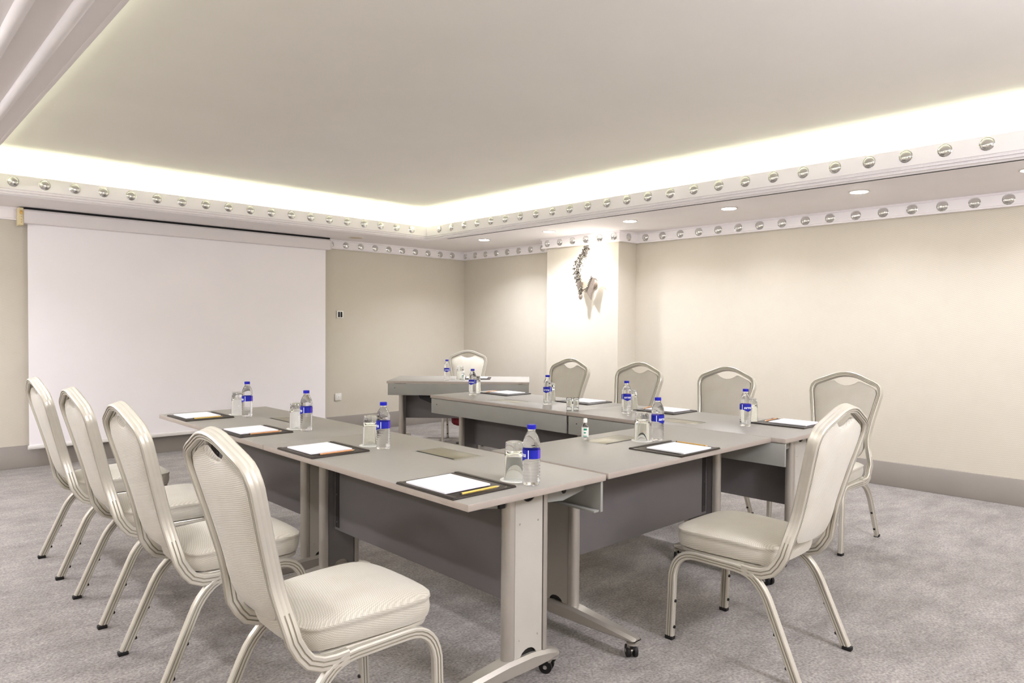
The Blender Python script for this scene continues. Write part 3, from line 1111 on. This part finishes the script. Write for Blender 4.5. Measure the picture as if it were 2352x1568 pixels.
def make_bottle():
    root = empty('water_bottle')
    R = .0315
    prof = [(.020, .004), (.024, .0), (.0295, .003), (.0315, .010)]
    z = .014
    while z < .085:                    # ribs of the lower body
        prof += [(R, z), (R - .0014, z + .004), (R, z + .008)]
        z += .0115
    prof += [(R - .0002, .090), (R - .0006, .094), (R - .0006, .126), (R, .130), (R, .134), (R - .0016, .139), (R, .144), (R - .0006, .150), (.0285, .163), (.0235, .176), (.0165, .187), (.0140, .192), (.0135, .197), (.0155, .1985), (.0155, .200), (.0130, .201), (.0130, .2035)]
    f = MB(); f.lathe(prof, seg=28); f.build('body', 'bottle_clear', root, True, 60)
    f = MB(); f.lathe([(.0162, .2005), (.0164, .203), (.0164, .214), (.0150, .2155), (.002, .216)], seg=28); f.build('cap', 'cap_blue', root)
    # label band with a pointed dip at its front
    f = MB()
    n = 64
    rl = R + .0006
    lo, hi = [], []
    for i in range(n):
        a = 2 * PI * i / n
        d = abs((a + PI) % (2 * PI) - PI)
        dip = .011 * max(0, 1 - d / .8)
        lo.append((rl * math.cos(a), rl * math.sin(a), .097 - dip))
        hi.append((rl * math.cos(a), rl * math.sin(a), .1275 + .002 * max(0, 1 - d / .75)))
    lo2 = [(x * 1.012, y * 1.012, z) for x, y, z in lo]
    hi2 = [(x * 1.012, y * 1.012, z) for x, y, z in hi]
    f.rings([lo, lo2, hi2, hi, lo], cap0=False, cap1=False)
    lab = f.build('label', ['label_blue', 'label_purple', 'ink_white'], root)
    for p in lab.data.polygons:
        a = math.atan2(p.center.y, p.center.x)
        if .95 < a < 1.05 or -1.05 < a < -.95:
            p.material_index = 2
        elif 2.2 < a < 2.9 or -2.9 < a < -2.2:
            p.material_index = 1
    me = wrap(text_mesh('sırma', .0215, 'ink_white'), rl * 1.012 + .0004, .1095, 0)
    t = bpy.data.objects.new('lettering', me); COL.objects.link(t); t.parent = root
    return root


pad0, note0, glass0, coaster0, bottle0 = make_pad(), make_notepad(), make_glass(), make_coaster(), make_bottle()
pencils = {k: make_pencil('pencil_' + k) for k in ('orange', 'yellow', 'ochre')}
PU = {id(pad0): 0, id(note0): 0, id(glass0): 0, id(coaster0): 0, id(bottle0): 0}
PU.update({id(p): 0 for p in pencils.values()})


def inst(o, x, y, z, rz, label, cat, group):
    k = id(o)
    c = o if PU[k] == 0 else copy_tree(o)
    PU[k] += 1
    c.location = (x, y, z)
    c.rotation_euler = (0, 0, rz)
    tag(c, label, cat, group)
    return c


# seat: where, pad centre, pad rot, notepad centre, pencil (mid, rot, colour), bottle, glass, text turn
places = [
    ('on the left row in the very front', (1.567, 1.935), 0, (1.540, 1.945), ((1.560, 1.790), 0, 'yellow'), (1.780, 1.770), (1.790, 1.868), 2.55),
    ('on the left row, second from the camera', (1.567, 2.885), 0, (1.552, 2.890), ((1.560, 2.744), 0, 'orange'), (1.790, 2.738), (1.800, 2.860), 2.75),
    ('on the left row, third from the camera', (1.567, 3.625), 0, (1.555, 3.635), ((1.572, 3.485), 0, 'orange'), (1.795, 3.488), (1.790, 3.590), 2.8),
    ('on the left row, nearest the projection screen', (1.575, 4.415), 0, (1.560, 4.430), ((1.572, 4.272), 0, 'yellow'), (1.795, 4.250), (1.795, 4.395), 2.9),
    ('on the short cross table', (2.800, 1.845), PI / 2, (2.790, 1.815), ((2.928, 1.830), -PI / 2, 'ochre'), (2.955, 2.048), (2.890, 2.096), 4.6),
    ('on the right row, nearest the camera', (4.045, 1.890), PI, (4.075, 1.860), ((4.065, 2.003), .05, 'orange'), (3.768, 2.010), (3.960, 2.075), 4.1),
    ('on the right row, second from the camera', (4.030, 2.735), PI, (4.045, 2.725), ((4.020, 2.875), .3, 'orange'), (3.712, 2.818), (3.900, 2.915), 4.0),
    ('on the right row, third from the camera', (4.035, 3.465), PI, (4.050, 3.455), None, (3.702, 3.522), (3.880, 3.660), 3.6),
    ('on the right row, farthest from the camera', (4.030, 4.320), PI, (4.045, 4.310), ((3.985, 4.455), .2, 'orange'), (3.735, 4.400), (3.900, 4.545), 3.6),
]
for (wh, pc, pr, nc, pn, bo, gl, tw) in places:
    inst(pad0, pc[0], pc[1], TZ, pr, 'dark brown leather desk pad ' + wh, 'desk pad', 'leather desk pads on the tables')
    inst(note0, nc[0], nc[1], TZ + .0082, pr, 'white notepad lying on the desk pad ' + wh, 'notepad', 'white notepads on the desk pads')
    if pn:
        c = inst(pencils[pn[2]], pn[0][0], pn[0][1], TZ + .0085, pn[1] + (0 if pr != PI else PI), 'wooden %s pencil beside the notepad ' % pn[2] + wh, 'pencil', 'pencils on the desk pads')
    inst(bottle0, bo[0], bo[1], TZ, tw, 'clear water bottle with blue cap and label ' + wh, 'water bottle', 'water bottles on the tables')
    inst(coaster0, gl[0], gl[1], TZ, 0, 'round white paper coaster under the upturned glass ' + wh, 'coaster', 'white paper coasters under the glasses')
    inst(glass0, gl[0], gl[1], TZ + .0014, 0, 'clear tumbler standing upside down ' + wh, 'drinking glass', 'upturned tumblers on the tables')

# head table setting


def hp(a, b):      # a along the front edge to the right, b into the table
    d = Vector((1, -1)).normalized()
    p = HF + d * a + u45 * b
    return p.x, p.y


wh = 'on the far corner table'
x, y = hp(-.13, .16); inst(bottle0, x, y, TZ, PI * 1.25, 'clear water bottle with blue cap ' + wh, 'water bottle', 'water bottles on the tables')
x, y = hp(-.005, .30); inst(coaster0, x, y, TZ, 0, 'round white paper coaster ' + wh, 'coaster', 'white paper coasters under the glasses')
inst(glass0, x, y, TZ + .0014, 0, 'clear tumbler standing upside down ' + wh, 'drinking glass', 'upturned tumblers on the tables')
x, y = hp(.15, .42); inst(pad0, x, y, TZ, PI * 1.25, 'dark brown leather desk pad ' + wh, 'desk pad', 'leather desk pads on the tables')
x, y = hp(.165, .43); inst(note0, x, y, TZ + .0082, PI * 1.25, 'white notepad lying on the desk pad ' + wh, 'notepad', 'white notepads on the desk pads')


def make_sanitizer():
    root = empty('sanitizer_bottle')
    f = MB(); f.lathe([(.014, 0), (.0165, .003), (.0175, .012), (.0175, .062), (.016, .070), (.0105, .080), (.0095, .084)], seg=24); f.build('body', 'bottle_clear', root, True, 60)
    f = MB(); f.lathe([(.0100, .082), (.0105, .084), (.0100, .102), (.0085, .104), (.002, .1045)], seg=20); f.build('cap', 'cap_white', root)
    f = MB()
    r = .0180
    n = 14
    f.rings([[(rr * math.cos(a), rr * math.sin(a), z) for a in [-1.4 + 2.8 * k / n for k in range(n + 1)]] for rr, z in ((r, .012), (r, .060), (r + .0003, .060), (r + .0003, .012), (r, .012))], closed=False, cap0=False, cap1=False)
    lab = f.build('label', 'cap_white', root)
    me = wrap(text_mesh('✚', .018, 'ink_green'), r + .0008, .048, 0)
    f = MB()
    for (z0, z1, a0, a1) in ((.045, .055, -.35, .55), (.030, .036, -.3, .3), (.014, .018, -.5, .6)):
        f.rings([[((r + .0007) * math.cos(a), (r + .0007) * math.sin(a), z) for a in [a0 + (a1 - a0) * k / 5 for k in range(6)]] for z in (z0, z1)], closed=False, cap0=False, cap1=False)
    f.build('print', 'ink_green', lab)
    return root


sa = make_sanitizer()
sa.location = (2.715, 2.318, TZ); sa.rotation_euler = (0, 0, PI * 1.2)
tag(sa, 'tiny clear bottle with white cap and green printed label by the cross table hatch', 'bottle', 'small sanitizer bottles')
sb = copy_tree(sa)
x, y = hp(.045, .12); sb.location = (x, y, TZ)
tag(sb, 'tiny white capped bottle near the front edge of the far corner table', 'bottle', 'small sanitizer bottles')

# small ribbed glass jar on the right row
f = MB()
for cxx, cyy in ((0, 0), (.027, -.027)):
    prof = [(.016, .0), (.0185, .002), (.0185, .055), (.020, .060), (.020, .085), (.0185, .088), (.0165, .086), (.0165, .008), (.002, .006)]
    f.lathe(prof, (cxx, cyy, 0), 16)
    break
jar = f.build('shot_glass', 'glass_clear', None)
jar.location = (3.545, 3.170, TZ)
GJ = 'pair of small clear glasses on the right row'
tag(jar, 'left one of two small clear glasses near the inner edge of the right row', 'glass', GJ)
j2 = jar.copy(); COL.objects.link(j2); j2.location = (3.575, 3.134, TZ)
tag(j2, 'right one of two small clear glasses near the inner edge of the right row', 'glass', GJ)

# dark bag hanging under the head table, and the red object behind its panel
d45 = Vector((1, -1)).normalized()


def hp3(a, b, z):
    x, y = hp(a, b)
    return (x, y, z)


f = MB()
pts = [(-.42, .600), (-.03, .600), (-.03, .43), (-.10, .45), (-.28, .50), (-.40, .55)]
f.rings([[hp3(a, .085, z) for a, z in pts], [hp3(a, .20, z) for a, z in pts]])
tag(f.build('equipment_tray', 'black_plastic', None, False), 'black tapered tray hanging under the far corner table behind its apron', 'tray')
f = MB()
cx, cy = hp(-.02, .62)
f.lathe([(.003, .195), (.05, .200), (.09, .213), (.11, .235), (.115, .34), (.105, .35)], (cx, cy, 0), 24)
f.mi = 1
f.lathe([(.02, .0), (.06, .0), (.06, .01), (.012, .02), (.012, .197)], (cx, cy, 0), 16)
tag(f.build('waste_bin', ['red_fabric', 'black_plastic'], None), 'dark red round container on a thin stand, glimpsed under the far corner table', 'container')
